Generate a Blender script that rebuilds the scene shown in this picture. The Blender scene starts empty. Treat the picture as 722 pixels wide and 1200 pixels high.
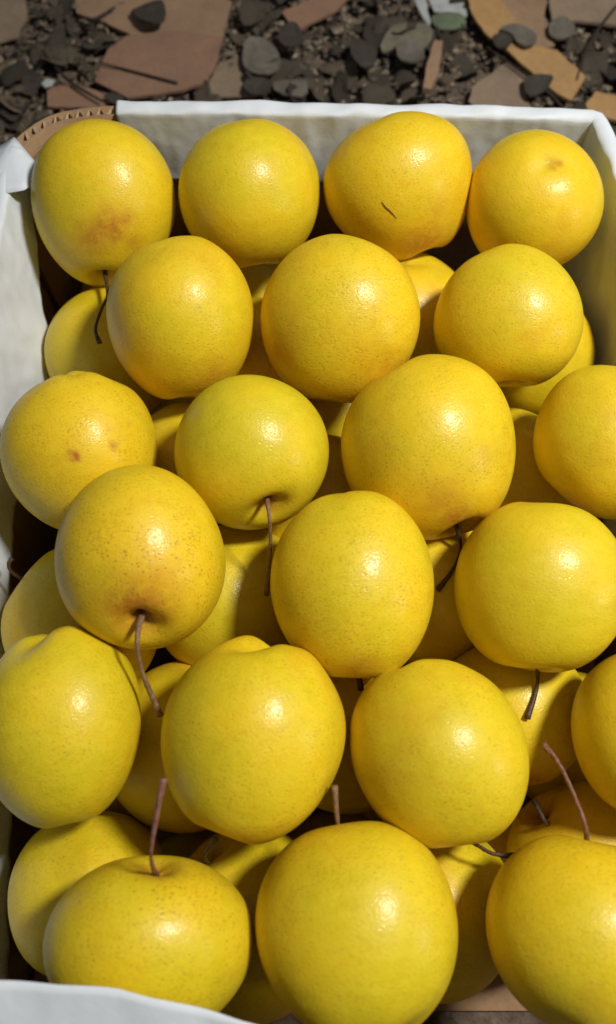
import bpy, bmesh, math, random
import numpy as np
from mathutils import Vector, Matrix, noise, Quaternion
R = math.radians
sc = bpy.context.scene
# ---------------------------------------------------------------- camera, sky, lights, exposure
cd = bpy.data.cameras.new('camera'); cam = bpy.data.objects.new('camera', cd); sc.collection.objects.link(cam)
cam.location = (0, -0.1518, 0.5105); cam.rotation_euler = (R(21), 0, 0)
cd.sensor_fit = 'VERTICAL'; cd.sensor_height = 24; cd.lens = 18.84
cd.clip_start = .01; cd.clip_end = 200
cd.dof.use_dof = True; cd.dof.focus_distance = .42; cd.dof.aperture_fstop = 4.0
sc.camera = cam
wd = bpy.data.worlds.new('World'); sc.world = wd; wd.use_nodes = True
nt = wd.node_tree; bg = nt.nodes['Background']
bg.inputs[0].default_value = (.78, .82, .9, 1); bg.inputs[1].default_value = .085      # dim night-time surroundings
def lamp(name, loc, aim, size, watts, col):
    l = bpy.data.lights.new(name, 'AREA'); l.shape = 'DISK'; l.size = size; l.energy = watts; l.color = col
    o = bpy.data.objects.new(name, l); sc.collection.objects.link(o); o.location = loc
    o.rotation_euler = (Vector(loc) - Vector(aim)).to_track_quat('Z', 'Y').to_euler(); return o
lamp('market_lamp', (.52, .10, 1.08), (0, .02, .1), .16, 10.4, (1, .985, .93))
lamp('far_lamp', (1.35, -.42, .48), (0, .05, .13), .22, 1.7, (1, .93, .82))
vs = sc.view_settings; vs.view_transform = 'Standard'; vs.look = 'None'; vs.exposure = 0.36; vs.gamma = 1; vs.use_curve_mapping = False
sc.cycles.use_denoising = True

# ---------------------------------------------------------------- helpers
def tag(o, label=None, cat=None, group=None, kind=None):
    if label: o['label'] = label
    if cat: o['category'] = cat
    if group: o['group'] = group
    if kind: o['kind'] = kind
    return o
def mesh_obj(name, verts, faces, mat, parent=None, smooth=True):
    me = bpy.data.meshes.new(name); me.from_pydata([tuple(v) for v in verts], [], faces); me.update()
    if mat: me.materials.append(mat)
    if smooth: me.polygons.foreach_set('use_smooth', [True] * len(me.polygons))
    o = bpy.data.objects.new(name, me); sc.collection.objects.link(o)
    if parent: o.parent = parent
    return o
def empty(name, loc=(0, 0, 0)):
    o = bpy.data.objects.new(name, None); o.location = loc; o.empty_display_size = .02
    sc.collection.objects.link(o); return o
class N:
    """small node-tree writer"""
    def __init__(s, name):
        s.m = bpy.data.materials.new(name); s.m.use_nodes = True; s.t = s.m.node_tree
        s.b = s.t.nodes['Principled BSDF']
    def n(s, typ, ins=None, **kw):
        x = s.t.nodes.new('ShaderNode' + typ)
        for k, v in kw.items(): setattr(x, k, v)
        for k, v in (ins or {}).items(): s.put(x.inputs[k], v)
        return x
    def put(s, sock, v):
        if isinstance(v, bpy.types.NodeSocket): s.t.links.new(v, sock)
        else: sock.default_value = v
    def bs(s, **kw):
        for k, v in kw.items(): s.put(s.b.inputs[k.replace('_', ' ')], v)
    def ramp(s, fac, stops):
        r = s.n('ValToRGB', {0: fac}); e = r.color_ramp.elements
        while len(e) < len(stops): e.new(.5)
        for q, (p, c) in zip(e, stops): q.position = p; q.color = c if len(c) == 4 else (*c, 1)
        return r.outputs[0]
    def mix(s, f, a, b, mode='MIX'):
        x = s.n('Mix', data_type='RGBA', blend_type=mode)
        s.put(x.inputs[0], f); s.put(x.inputs[6], a); s.put(x.inputs[7], b); return x.outputs[2]
    def math(s, op, a, b=0., c=None, clamp=False):
        x = s.n('Math', operation=op, use_clamp=clamp); s.put(x.inputs[0], a); s.put(x.inputs[1], b)
        if c is not None: s.put(x.inputs[2], c)
        return x.outputs[0]
    def noise(s, vec, scale, detail=3, rough=.5):
        return s.n('TexNoise', {'Vector': vec, 'Scale': scale, 'Detail': detail, 'Roughness': rough}).outputs['Fac']
    def rng(s, v, a, b, c=0., d=1.):
        return s.n('MapRange', {0: v, 1: a, 2: b, 3: c, 4: d}).outputs[0]
    def bump(s, h, strength, dist, prev=None):
        x = s.n('Bump', {'Height': h, 'Strength': strength, 'Distance': dist})
        if prev is not None: s.put(x.inputs['Normal'], prev)
        return x.outputs[0]
def c4(r, g, b): return (r, g, b, 1)

# ---------------------------------------------------------------- materials
def pear_material():
    k = N('pear_skin')
    obj = k.n('TexCoord').outputs['Object']
    sd_ = k.n('Attribute', attribute_type='OBJECT', attribute_name='skin_seed').outputs['Fac']
    hue = k.n('Attribute', attribute_type='OBJECT', attribute_name='ripeness').outputs['Fac']
    frk = k.n('Attribute', attribute_type='OBJECT', attribute_name='freckles').outputs['Fac']
    mark = k.n('Attribute', attribute_name='mark').outputs['Fac']
    pole = k.n('Attribute', attribute_name='stem_end').outputs['Fac']
    calyx = k.n('Attribute', attribute_name='calyx_end').outputs['Fac']
    v = k.n('VectorMath', {0: obj, 1: k.n('CombineXYZ', {0: sd_, 1: sd_, 2: sd_}).outputs[0]}, operation='ADD').outputs[0]
    st = k.n('Mapping', {'Vector': v, 'Scale': (1, 1, 1.7)}).outputs[0]
    base = k.ramp(hue, [(0, (.61, .50, .012)), (.5, (.77, .535, .012)), (1, (.84, .485, .012))])
    n1 = k.noise(v, 28, 3); n2 = k.noise(st, 110, 4, .6)
    base = k.mix(k.rng(n1, .46, .74, 0, .5), base, c4(.56, .49, .006))
    base = k.mix(k.rng(n1, .52, .25, 0, .45), base, c4(.86, .52, .006))
    base = k.mix(k.rng(n2, .35, .75, 0, .34), base, c4(.88, .66, .03))
    n3 = k.noise(st, 620, 2, .55); n4 = k.noise(v, 60, 3, .6)
    net = k.math('MULTIPLY', k.rng(n3, .50, .66), k.rng(n4, .38, .60, .15, 1.))
    base = k.mix(k.math('MULTIPLY', k.math('MULTIPLY', net, .55), k.math('ADD', frk, .25, clamp=True)), base, c4(.52, .29, .012))
    base = k.mix(k.rng(k.noise(v, 19, 4, .6), .56, .74, 0, .5), base, c4(.64, .30, .012))
    # lenticels: small brown dashes, denser towards the stem half
    vo = k.n('TexVoronoi', {'Vector': st, 'Scale': 400.0, 'Randomness': 1.0})
    vo2 = k.n('TexVoronoi', {'Vector': st, 'Scale': 250.0, 'Randomness': 1.0})
    msk = k.rng(k.noise(v, 45, 2), .40, .62)
    z = k.n('SeparateXYZ', {0: obj}).outputs[2]
    zz = k.rng(z, -.03, .035, .4, 1.)
    sp = k.math('MULTIPLY', k.rng(vo.outputs['Distance'], .40, .12), k.math('GREATER_THAN', k.n('SeparateColor', {0: vo.outputs['Color']}).outputs[0], .45))
    sp2 = k.math('MULTIPLY', k.rng(vo2.outputs['Distance'], .20, .08), k.math('GREATER_THAN', k.n('SeparateColor', {0: vo2.outputs['Color']}).outputs[1], .6))
    a = k.math('MULTIPLY', k.math('MULTIPLY', sp, msk), zz)
    a = k.math('MULTIPLY', k.math('MAXIMUM', a, k.math('MULTIPLY', sp2, .8)), frk)
    base = k.mix(k.math('MULTIPLY', a, .75), base, c4(.26, .12, .01))
    # russet in the stem hollow, dark calyx scar, blushes and bruises that the photo shows; also shade painted into the bottom hollows of pears G and J
    rn = k.noise(v, 170, 4, .7)
    base = k.mix(k.math('MULTIPLY', pole, k.rng(rn, .25, .65, .5, 1.)), base, c4(.30, .095, .012))
    base = k.mix(k.math('MULTIPLY', calyx, .3), base, c4(.16, .08, .02))
    base = k.mix(k.math('MULTIPLY', mark, k.rng(rn, .35, .55, .55, 1.25)), base, c4(.44, .125, .016))
    k.bs(Base_Color=base, Roughness=k.rng(n2, .3, .7, .42, .56), Specular_IOR_Level=.33, Coat_Weight=.24, Coat_Roughness=.19,
         Subsurface_Weight=.12, Subsurface_Radius=(1, .55, .08), Subsurface_Scale=.003)
    b = k.bump(k.noise(v, 1000, 2, .5), .25, .0006)
    b = k.bump(k.noise(v, 420, 2, .5), .07, .0010, b)
    b = k.bump(k.noise(v, 90, 2, .5), .12, .003, b)
    b = k.bump(k.math('MULTIPLY', sp, -1.), .2, .0004, b)
    k.put(k.b.inputs['Normal'], b); k.put(k.b.inputs['Coat Normal'], b)
    return k.m
def stem_material(name, c1, c2):
    k = N(name); obj = k.n('TexCoord').outputs['Object']
    n = k.noise(obj, 500, 3, .7)
    k.bs(Base_Color=k.ramp(n, [(.3, c1), (.7, c2)]), Roughness=.55, Normal=k.bump(n, .8, .0006)); return k.m
def card_material(name, c, c_dark, rough=.8, flute=False):
    k = N(name); obj = k.n('TexCoord').outputs['Object']
    n = k.noise(obj, 35, 5, .65); f = k.noise(k.n('Mapping', {'Vector': obj, 'Scale': (1, 1, 6)}).outputs[0], 260, 3)
    col = k.mix(k.rng(n, .3, .75), c4(*c), c4(*c_dark)); col = k.mix(k.rng(f, .45, .8, 0, .35), col, c4(*[x * .6 for x in c_dark]))
    k.bs(Base_Color=col, Roughness=rough, Normal=k.bump(f, .4, .0006)); return k.m
def leaf_material():
    k = N('dead_leaf'); obj = k.n('TexCoord').outputs['Object']
    sh = k.n('Attribute', attribute_type='OBJECT', attribute_name='shade').outputs['Fac']
    base = k.ramp(sh, [(0, (.04, .030, .020)), (.3, (.085, .066, .045)), (.55, (.14, .108, .072)), (.8, (.22, .16, .10)), (1, (.34, .24, .14))])
    n = k.noise(obj, 160, 5, .7); m = k.noise(obj, 55, 3, .6)
    col = k.mix(k.rng(n, .4, .75, 0, .7), base, k.mix(.5, base, c4(.16, .13, .09)))
    col = k.mix(k.rng(m, .55, .7, 0, .6), col, c4(.03, .022, .016))
    k.bs(Base_Color=col, Roughness=.75, Normal=k.bump(n, .8, .003)); return k.m
def plain(name, c, var=.5, rough=.7, scale=90, bumpd=.001):
    k = N(name); obj = k.n('TexCoord').outputs['Object']; n = k.noise(obj, scale, 5, .65)
    k.bs(Base_Color=k.mix(k.rng(n, .3, .75), c4(*c), c4(*[x * var for x in c])), Roughness=rough, Normal=k.bump(n, .5, bumpd)); return k.m
def paper_material():
    k = N('white_paper'); obj = k.n('TexCoord').outputs['Object']
    n = k.noise(obj, 60, 5, .6); w = k.noise(obj, 14, 3, .6)
    col = k.mix(k.rng(n, .35, .75, 0, .5), c4(.78, .82, .87), c4(.70, .74, .79))
    k.bs(Base_Color=col, Roughness=.55, Specular_IOR_Level=.3, Normal=k.bump(n, .35, .0012, k.bump(w, .35, .006)))
    tr = k.n('BsdfTranslucent', {'Color': c4(.8, .8, .78)}); mx = k.n('MixShader', {0: .14})
    k.put(mx.inputs[1], k.b.outputs[0]); k.put(mx.inputs[2], tr.outputs[0])
    k.put([x for x in k.t.nodes if x.type == 'OUTPUT_MATERIAL'][0].inputs[0], mx.outputs[0]); return k.m
M = dict(
    pear=pear_material(),
    stem_dark=stem_material('dark_stem', (.035, .018, .010), (.11, .055, .028)),
    stem_brown=stem_material('brown_stem', (.13, .065, .03), (.30, .18, .09)),
    stem_pink=stem_material('reddish_stem', (.10, .035, .022), (.30, .13, .085)),
    stem_grey=stem_material('grey_stem', (.10, .085, .055), (.28, .24, .16)),
    paper=paper_material(),
    card=card_material('box_cardboard', (.36, .22, .11), (.27, .155, .075)),
    card_core=card_material('fluting_cardboard', (.46, .32, .20), (.34, .22, .13)),
    card_brown=card_material('brown_scrap', (.30, .165, .10), (.22, .125, .08)),
    card_tan=card_material('tan_scrap', (.34, .21, .12), (.24, .15, .09)),
    card_pale=card_material('pale_scrap', (.28, .20, .13), (.18, .13, .085)),
    card_orange=card_material('orange_scrap', (.46, .27, .10), (.34, .19, .08)),
    leaf=leaf_material(),
    leaf_green=plain('green_leaf', (.14, .17, .10), .6),
    leaf_grey=plain('grey_leaf', (.16, .138, .105), .5),
    leaf_dark=plain('dark_leaf', (.06, .047, .034), .45),
    leaf_pale=plain('pale_leaf', (.19, .165, .115), .5),
    white=plain('scrap_paper', (.45, .46, .44), .6),
    twig=plain('twig_bark', (.035, .022, .015), .5),
    scratch=plain('scratch_scab', (.10, .045, .01), .6),
    soil=None)
def soil():
    k = N('soil'); obj = k.n('TexCoord').outputs['Object']
    n = k.noise(obj, 30, 8, .7); m = k.noise(obj, 260, 4, .7); g = k.n('TexVoronoi', {'Vector': obj, 'Scale': 130.0})
    col = k.ramp(n, [(.3, (.06, .045, .032)), (.5, (.14, .10, .07)), (.72, (.25, .18, .12))])
    col = k.mix(k.rng(m, .5, .7, 0, .6), col, c4(.03, .022, .016))
    k.bs(Base_Color=col, Roughness=.9, Normal=k.bump(g.outputs['Distance'], .6, .004, k.bump(m, .6, .002))); return k.m
M['soil'] = soil()

PEARS = {
 'A': dict(c=[-0.1273, 0.2003, 0.1134], R=[0.9933, 0.0927, 0.0685, 0.0927, -0.2894, -0.9527, -0.0685, 0.9527, -0.296], M=[0.04346, 0.00085, -0.00066, 0.00085, 0.04813, -0.00167, -0.00066, -0.00167, 0.0512], seed=11, shape=(0.14, 0.2, 0.04, 0.02), stem=[[-0.1253, 0.164, 0.1008], [-0.1192, 0.1403, 0.1106], [-0.1207, 0.1275, 0.1142], [-0.1237, 0.1156, 0.1118], [-0.1217, 0.1084, 0.1069]], marks=[(0.0083, 0.0364, 0.0296, 0.0117, 0.95), (-0.0036, 0.0332, 0.0344, 0.0118, 0.8), (0.019, 0.0355, 0.0245, 0.0078, 0.7), (0.022, 0.0243, 0.0341, 0.007, 0.6)], scratch=[]),
 'B': dict(c=[-0.0345, 0.2104, 0.1144], R=[0.9827, 0.1677, 0.079, 0.1677, -0.6229, -0.7641, -0.079, 0.7641, -0.6402], M=[0.04222, -3e-05, -6e-05, -3e-05, 0.04251, -2e-05, -6e-05, -2e-05, 0.04281], seed=18, shape=(0.04, 0.2, 0.04, 0.01), stem=[], marks=[(-0.0037, 0.0201, 0.0375, 0.0136, 0.25)], scratch=[]),
 'C': dict(c=[0.0598, 0.2167, 0.1148], R=[0.7293, 0.5944, 0.3387, 0.5944, -0.3054, -0.7439, -0.3387, 0.7439, -0.5761], M=[0.04525, 0.00037, 0.00034, 0.00037, 0.04524, 0.00041, 0.00034, 0.00041, 0.04415], seed=25, shape=(0.2, 0.2, 0.04, 0.01), stem=[], marks=[(-0.0157, 0.0187, 0.0371, 0.0135, 0.6), (-0.0132, 0.0364, 0.023, 0.01, 0.3), (-0.0288, 0.0325, 0.0114, 0.0015, 0.6)], scratch=[[-0.0407, 0.0184, 0.0046], [-0.0397, 0.0192, 0.0085], [-0.0381, 0.0203, 0.0121], [-0.0357, 0.0207, 0.0173]]),
 'D': dict(c=[0.1357, 0.2019, 0.1137], R=[0.0766, 0.9937, -0.0821, 0.9937, -0.0693, 0.0884, 0.0821, -0.0884, -0.9927], M=[0.04215, -0.00013, -0.00038, -0.00013, 0.04093, 0.00036, -0.00038, 0.00036, 0.0418], seed=32, shape=(0.06, 0.2, 0.05, 0.01), stem=[], marks=[(0.0001, 0.0037, -0.0416, 0.0029, 0.5), (-0.0039, 0.0002, -0.0415, 0.0024, 0.35)], scratch=[]),
 'E': dict(c=[-0.0712, 0.1137, 0.1205], R=[0.9878, 0.1344, 0.079, 0.1344, -0.4776, -0.8683, -0.079, 0.8683, -0.4898], M=[0.04091, 0.0001, -0.00065, 0.0001, 0.04399, -0.00032, -0.00065, -0.00032, 0.04721], seed=39, shape=(0.05, 0.2, 0.04, 0.02), stem=[], marks=[(-0.0341, 0.0017, 0.0273, 0.0146, 0.35), (0.0158, 0.0268, 0.0319, 0.0121, 0.3)], scratch=[]),
 'F': dict(c=[0.0197, 0.1134, 0.1186], R=[0.982, -0.1632, -0.0949, -0.1632, -0.4812, -0.8613, 0.0949, 0.8613, -0.4992], M=[0.04429, 4e-05, 6e-05, 4e-05, 0.04461, -4e-05, 6e-05, -4e-05, 0.04495], seed=46, shape=(0.06, 0.2, 0.04, 0.01), stem=[], marks=[(-0.0282, 0.0292, 0.0181, 0.0112, 0.45), (0.0282, 0.0265, 0.0221, 0.0138, 0.25)], scratch=[]),
 'G': dict(c=[0.1137, 0.1151, 0.1214], R=[0.9973, 0.0599, 0.0431, 0.0599, -0.3162, -0.9468, -0.0431, 0.9468, -0.3189], M=[0.03948, -7e-05, -0.0, -7e-05, 0.03968, -6e-05, -0.0, -6e-05, 0.0399], seed=53, shape=(0.0, 0.2, 0.05, 0.02), stem=[], marks=[(-0.0035, 0.01, 0.0384, 0.0071, 0.7)], scratch=[]),  # this mark paints shade into the hollow at the bottom
 'H': dict(c=[-0.1236, 0.0364, 0.1097], R=[0.973, 0.1995, 0.116, 0.1995, -0.4747, -0.8573, -0.116, 0.8573, -0.5017], M=[0.04044, 0.00012, -0.00059, 0.00012, 0.04224, 0.00015, -0.00059, 0.00015, 0.04414], seed=60, shape=(0.1, 0.2, 0.14, 0.06), stem=[], marks=[(-0.0015, 0.0422, -0.0015, 0.0034, 0.9), (0.0188, 0.0373, -0.0041, 0.0026, 0.6), (0.0138, 0.0216, -0.0351, 0.0018, 0.5)], scratch=[]),
 'I': dict(c=[-0.0289, 0.0308, 0.1207], R=[0.9537, 0.1807, 0.2406, 0.1807, 0.2957, -0.938, -0.2406, 0.938, 0.2493], M=[0.04128, 0.00012, 0.00035, 0.00012, 0.03933, 0.00072, 0.00035, 0.00072, 0.03922], seed=67, shape=(0.06, 0.2, 0.07, 0.02), stem=[[-0.0215, 0.0034, 0.1285], [-0.0193, -0.0102, 0.1417], [-0.0189, -0.023, 0.1272], [-0.0217, -0.0422, 0.1048]], marks=[], scratch=[]),
 'J': dict(c=[0.0645, 0.03, 0.1176], R=[0.8721, 0.3429, 0.3492, 0.3429, 0.0809, -0.9359, -0.3492, 0.9359, -0.047], M=[0.04807, -0.00051, -0.00075, -0.00051, 0.04914, -0.00103, -0.00075, -0.00103, 0.05019], seed=74, shape=(0.1, 0.24, 0.05, 0.03), stem=[[0.0763, -0.0036, 0.1154], [0.0817, -0.0148, 0.1025], [0.0777, -0.026, 0.1003], [0.0686, -0.0382, 0.0988]], marks=[(-0.0134, 0.0189, 0.0439, 0.0084, 0.85), (-0.023, 0.0263, 0.0349, 0.014, 0.4), (-0.0408, -0.001, 0.0279, 0.0104, 0.3)], scratch=[]),  # first mark is painted shade for the dark stem hollow
 'K': dict(c=[0.1601, 0.0371, 0.1213], R=[0.3554, -0.7203, -0.5957, -0.7203, 0.1952, -0.6657, 0.5957, 0.6657, -0.4494], M=[0.03982, 0.00012, 0.00092, 0.00012, 0.04011, -0.00089, 0.00092, -0.00089, 0.0404], seed=81, shape=(0.06, 0.2, 0.06, 0.02), stem=[], marks=[(0.001, -0.0012, 0.0448, 0.0065, 0.7)], scratch=[]),
 'L': dict(c=[-0.0802, -0.0319, 0.1314], R=[0.9911, 0.0692, 0.1141, 0.0692, 0.4641, -0.8831, -0.1141, 0.8831, 0.4551], M=[0.03984, 0.00018, 6e-05, 0.00018, 0.04329, -0.0012, 6e-05, -0.0012, 0.04326], seed=88, shape=(0.02, 0.2, 0.1, 0.03), stem=[[-0.0765, -0.061, 0.1454], [-0.0764, -0.0745, 0.1545], [-0.0756, -0.0879, 0.144], [-0.0689, -0.1059, 0.1264]], marks=[(-0.0019, 0.01, 0.0414, 0.0153, 0.7), (-0.0264, 0.0231, 0.0211, 0.0015, 0.3)], scratch=[]),
 'M': dict(c=[0.0216, -0.0428, 0.1234], R=[0.9907, 0.1105, 0.0799, 0.1105, -0.3077, -0.945, -0.0799, 0.945, -0.3171], M=[0.03859, -0.00068, -0.00073, -0.00068, 0.04238, 0.00011, -0.00073, 0.00011, 0.04692], seed=95, shape=(0.04, 0.2, 0.03, 0.01), stem=[[0.0239, -0.0762, 0.1123], [0.0267, -0.0902, 0.1003]], marks=[(-0.0044, 0.0282, 0.035, 0.0079, 0.45)], scratch=[]),
 'N': dict(c=[0.1158, -0.0428, 0.1196], R=[0.9799, -0.1456, -0.1364, -0.1456, -0.0544, -0.9879, 0.1364, 0.9879, -0.0745], M=[0.04069, -0.00011, 0.0001, -0.00011, 0.0415, -0.00017, 0.0001, -0.00017, 0.04225], seed=102, shape=(0.03, 0.2, 0.1, 0.03), stem=[[0.1116, -0.0741, 0.1171], [0.1157, -0.0869, 0.1015], [0.1091, -0.1044, 0.1002]], marks=[], scratch=[]),
 'O': dict(c=[-0.1174, -0.1121, 0.1154], R=[0.9648, 0.2073, 0.1615, 0.2073, -0.2228, -0.9526, -0.1615, 0.9526, -0.258], M=[0.03628, 0.00042, -0.00148, 0.00042, 0.04193, 0.00083, -0.00148, 0.00083, 0.0484], seed=109, shape=(0.1, 0.2, 0.07, 0.05), stem=[], marks=[], scratch=[]),
 'P': dict(c=[-0.0265, -0.1177, 0.1248], R=[0.9106, -0.2957, -0.2887, -0.2957, 0.0219, -0.955, 0.2887, 0.955, -0.0675], M=[0.04311, 0.00034, 0.00068, 0.00034, 0.04382, -0.00027, 0.00068, -0.00027, 0.04499], seed=116, shape=(0.1, 0.2, 0.08, 0.075), stem=[], marks=[(0.0138, 0.0396, -0.0135, 0.0012, 0.6), (0.0294, 0.0249, -0.0206, 0.0015, 0.3)], scratch=[]),
 'Q': dict(c=[0.0601, -0.1233, 0.1198], R=[0.9693, 0.181, 0.1662, 0.181, -0.0688, -0.9811, -0.1662, 0.9811, -0.0995], M=[0.04243, -9e-05, -0.00012, -9e-05, 0.04263, -3e-05, -0.00012, -3e-05, 0.04294], seed=123, shape=(0.04, 0.2, 0.13, 0.035), stem=[[0.0654, -0.1549, 0.1166], [0.0789, -0.163, 0.1099], [0.0865, -0.1663, 0.1064], [0.0965, -0.1671, 0.104]], marks=[], scratch=[]),
 'R': dict(c=[0.1628, -0.1138, 0.1151], R=[0.9956, -0.073, -0.0579, -0.073, -0.224, -0.9719, 0.0579, 0.9719, -0.2284], M=[0.03549, -0.00086, -0.0001, -0.00086, 0.03773, 0.00029, -0.0001, 0.00029, 0.04098], seed=130, shape=(0.06, 0.2, 0.06, 0.02), stem=[], marks=[], scratch=[]),
 'S': dict(c=[-0.0656, -0.2013, 0.1224], R=[0.9995, -0.0178, 0.0269, -0.0178, 0.3886, 0.9212, -0.0269, -0.9212, 0.3881], M=[0.04478, 0.00087, 0.00041, 0.00087, 0.04026, -0.00151, 0.00041, -0.00151, 0.03832], seed=137, shape=(0.0, 0.16, 0.1, 0.03), stem=[[-0.0644, -0.1739, 0.1352], [-0.0617, -0.1654, 0.1668], [-0.0593, -0.1529, 0.1759], [-0.056, -0.1365, 0.1822]], marks=[(-0.0003, -0.0065, 0.0382, 0.0086, 0.5)], scratch=[]),
 'T': dict(c=[0.0202, -0.192, 0.1244], R=[0.99, 0.1122, -0.0857, 0.1122, -0.2566, 0.96, 0.0857, -0.96, -0.2666], M=[0.04268, 6e-05, -0.00017, 6e-05, 0.042, 9e-05, -0.00017, 9e-05, 0.04138], seed=144, shape=(-0.04, 0.1, 0.1, 0.03), stem=[[0.0171, -0.1582, 0.115], [0.0132, -0.153, 0.1297], [0.0116, -0.1376, 0.1389]], marks=[(0.0331, -0.0261, 0.0033, 0.0012, 0.5), (0.0054, -0.039, -0.0145, 0.0016, 0.2)], scratch=[]),
 'U': dict(c=[0.1189, -0.1956, 0.1241], R=[0.9667, -0.1854, 0.1765, -0.1854, -0.0317, 0.9821, -0.1765, -0.9821, -0.065], M=[0.0421, -0.00067, 9e-05, -0.00067, 0.04121, -5e-05, 9e-05, -5e-05, 0.0393], seed=151, shape=(0.02, 0.12, 0.1, 0.03), stem=[[0.1247, -0.1636, 0.122], [0.1187, -0.153, 0.1405], [0.1162, -0.1408, 0.1377], [0.1124, -0.128, 0.134], [0.1078, -0.1195, 0.1287]], marks=[], scratch=[]),
 'a': dict(c=[-0.1259, 0.1341, 0.0563], R=[0.9062, -0.3336, 0.2598, -0.3336, -0.1866, 0.9241, -0.2598, -0.9241, -0.2804], M=[0.04393, 0.0, -0.0, 0.0, 0.04394, 0.0, -0.0, 0.0, 0.04394], seed=158, shape=(0.06, 0.2, 0.07, 0.02), stem=[], marks=[], scratch=[]),
 'b': dict(c=[0.0646, 0.155, 0.0561], R=[0.9216, 0.3788, 0.0847, 0.3788, -0.83, -0.4095, -0.0847, 0.4095, -0.9084], M=[0.04393, 0.0, 0.0, -0.0, 0.04393, -0.0, 0.0, -0.0, 0.04393], seed=165, shape=(0.06, 0.2, 0.07, 0.02), stem=[], marks=[], scratch=[]),
 'b2': dict(c=[-0.0313, 0.1303, 0.0495], R=[0.6337, -0.5847, 0.5066, -0.5847, 0.0669, 0.8085, -0.5066, -0.8085, -0.2994], M=[0.04393, -0.0, 0.0, -0.0, 0.04393, 0.0, 0.0, 0.0, 0.04393], seed=172, shape=(0.06, 0.2, 0.07, 0.02), stem=[], marks=[], scratch=[]),
 'c': dict(c=[0.147, 0.1372, 0.0498], R=[0.8107, 0.5385, 0.2297, 0.5385, -0.532, -0.6535, -0.2297, 0.6535, -0.7212], M=[0.04394, -0.0, 0.0, -0.0, 0.04394, 0.0, -0.0, -0.0, 0.04394], seed=179, shape=(0.06, 0.2, 0.07, 0.02), stem=[], marks=[], scratch=[]),
 'd': dict(c=[-0.0713, 0.0555, 0.0495], R=[0.998, -0.0492, 0.04, -0.0492, -0.2038, 0.9778, -0.04, -0.9778, -0.2058], M=[0.04393, 0.0, -0.0, 0.0, 0.04394, 0.0, 0.0, 0.0, 0.04394], seed=186, shape=(0.06, 0.2, 0.07, 0.02), stem=[], marks=[], scratch=[]),
 'e': dict(c=[0.1256, 0.0442, 0.0495], R=[0.2098, -0.9094, -0.3592, -0.9094, -0.0465, -0.4134, 0.3592, 0.4134, -0.8367], M=[0.04393, -0.0, -0.0, -0.0, 0.04393, 0.0, -0.0, 0.0, 0.04393], seed=193, shape=(0.06, 0.2, 0.07, 0.02), stem=[], marks=[], scratch=[]),
 'p': dict(c=[0.0105, 0.0335, 0.0495], R=[0.852, -0.4127, 0.3222, -0.4127, -0.1507, 0.8983, -0.3222, -0.8983, -0.2988], M=[0.04393, 0.0, 0.0, 0.0, 0.04393, -0.0, 0.0, -0.0, 0.04393], seed=200, shape=(0.06, 0.2, 0.07, 0.02), stem=[], marks=[], scratch=[]),
 'f': dict(c=[-0.1285, -0.0454, 0.0563], R=[0.6167, 0.2611, -0.7426, 0.2611, 0.8222, 0.5059, 0.7426, -0.5059, 0.4389], M=[0.04394, 0.0, 0.0, 0.0, 0.04394, 0.0, 0.0, 0.0, 0.04394], seed=207, shape=(0.06, 0.2, 0.07, 0.02), stem=[[-0.1529, -0.0287, 0.0708], [-0.163, -0.0241, 0.0828], [-0.1647, -0.0206, 0.0874], [-0.1628, -0.0171, 0.0887]], marks=[], scratch=[]),
 'g': dict(c=[-0.045, -0.0302, 0.0564], R=[0.8979, 0.408, 0.1653, 0.408, -0.6304, -0.6604, -0.1653, 0.6604, -0.7325], M=[0.04394, 0.0, 0.0, 0.0, 0.04393, -0.0, 0.0, 0.0, 0.04394], seed=214, shape=(0.06, 0.2, 0.07, 0.02), stem=[], marks=[], scratch=[]),
 'h': dict(c=[0.0737, -0.0228, 0.0514], R=[0.4739, -0.6211, 0.6242, -0.6211, 0.2667, 0.7369, -0.6242, -0.7369, -0.2594], M=[0.04394, 0.0, -0.0, 0.0, 0.04394, -0.0, -0.0, -0.0, 0.04394], seed=221, shape=(0.06, 0.2, 0.07, 0.02), stem=[], marks=[], scratch=[]),
 'i': dict(c=[-0.0675, -0.1127, 0.0507], R=[0.7559, -0.56, -0.3392, -0.56, -0.2845, -0.7781, 0.3392, 0.7781, -0.5286], M=[0.04393, 0.0, -0.0, 0.0, 0.04393, 0.0, -0.0, 0.0, 0.04393], seed=228, shape=(0.06, 0.2, 0.07, 0.02), stem=[], marks=[], scratch=[]),
 'q': dict(c=[0.0174, -0.1063, 0.0516], R=[0.7707, 0.5547, 0.3135, 0.5547, -0.342, -0.7585, -0.3135, 0.7585, -0.5713], M=[0.04393, 0.0, -0.0, 0.0, 0.04393, 0.0, -0.0, 0.0, 0.04393], seed=235, shape=(0.06, 0.2, 0.07, 0.02), stem=[], marks=[], scratch=[]),
 'j': dict(c=[0.1108, -0.0985, 0.058], R=[0.9864, 0.1148, 0.1177, 0.1148, 0.0316, -0.9929, -0.1177, 0.9929, 0.018], M=[0.04394, -0.0, 0.0, -0.0, 0.04394, -0.0, -0.0, -0.0, 0.04394], seed=242, shape=(0.06, 0.2, 0.07, 0.02), stem=[], marks=[(-0.0034, 0.0199, 0.039, 0.0095, 0.8)], scratch=[]),
 'n': dict(c=[0.147, -0.1743, 0.0495], R=[0.6704, 0.3535, -0.6524, 0.3535, 0.6208, 0.6997, 0.6524, -0.6997, 0.2912], M=[0.04393, 0.0, -0.0, 0.0, 0.04393, 0.0, -0.0, 0.0, 0.04393], seed=249, shape=(0.06, 0.2, 0.07, 0.02), stem=[[0.1255, -0.1513, 0.0591], [0.1185, -0.1532, 0.0815], [0.1139, -0.1423, 0.0803]], marks=[], scratch=[]),
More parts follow.
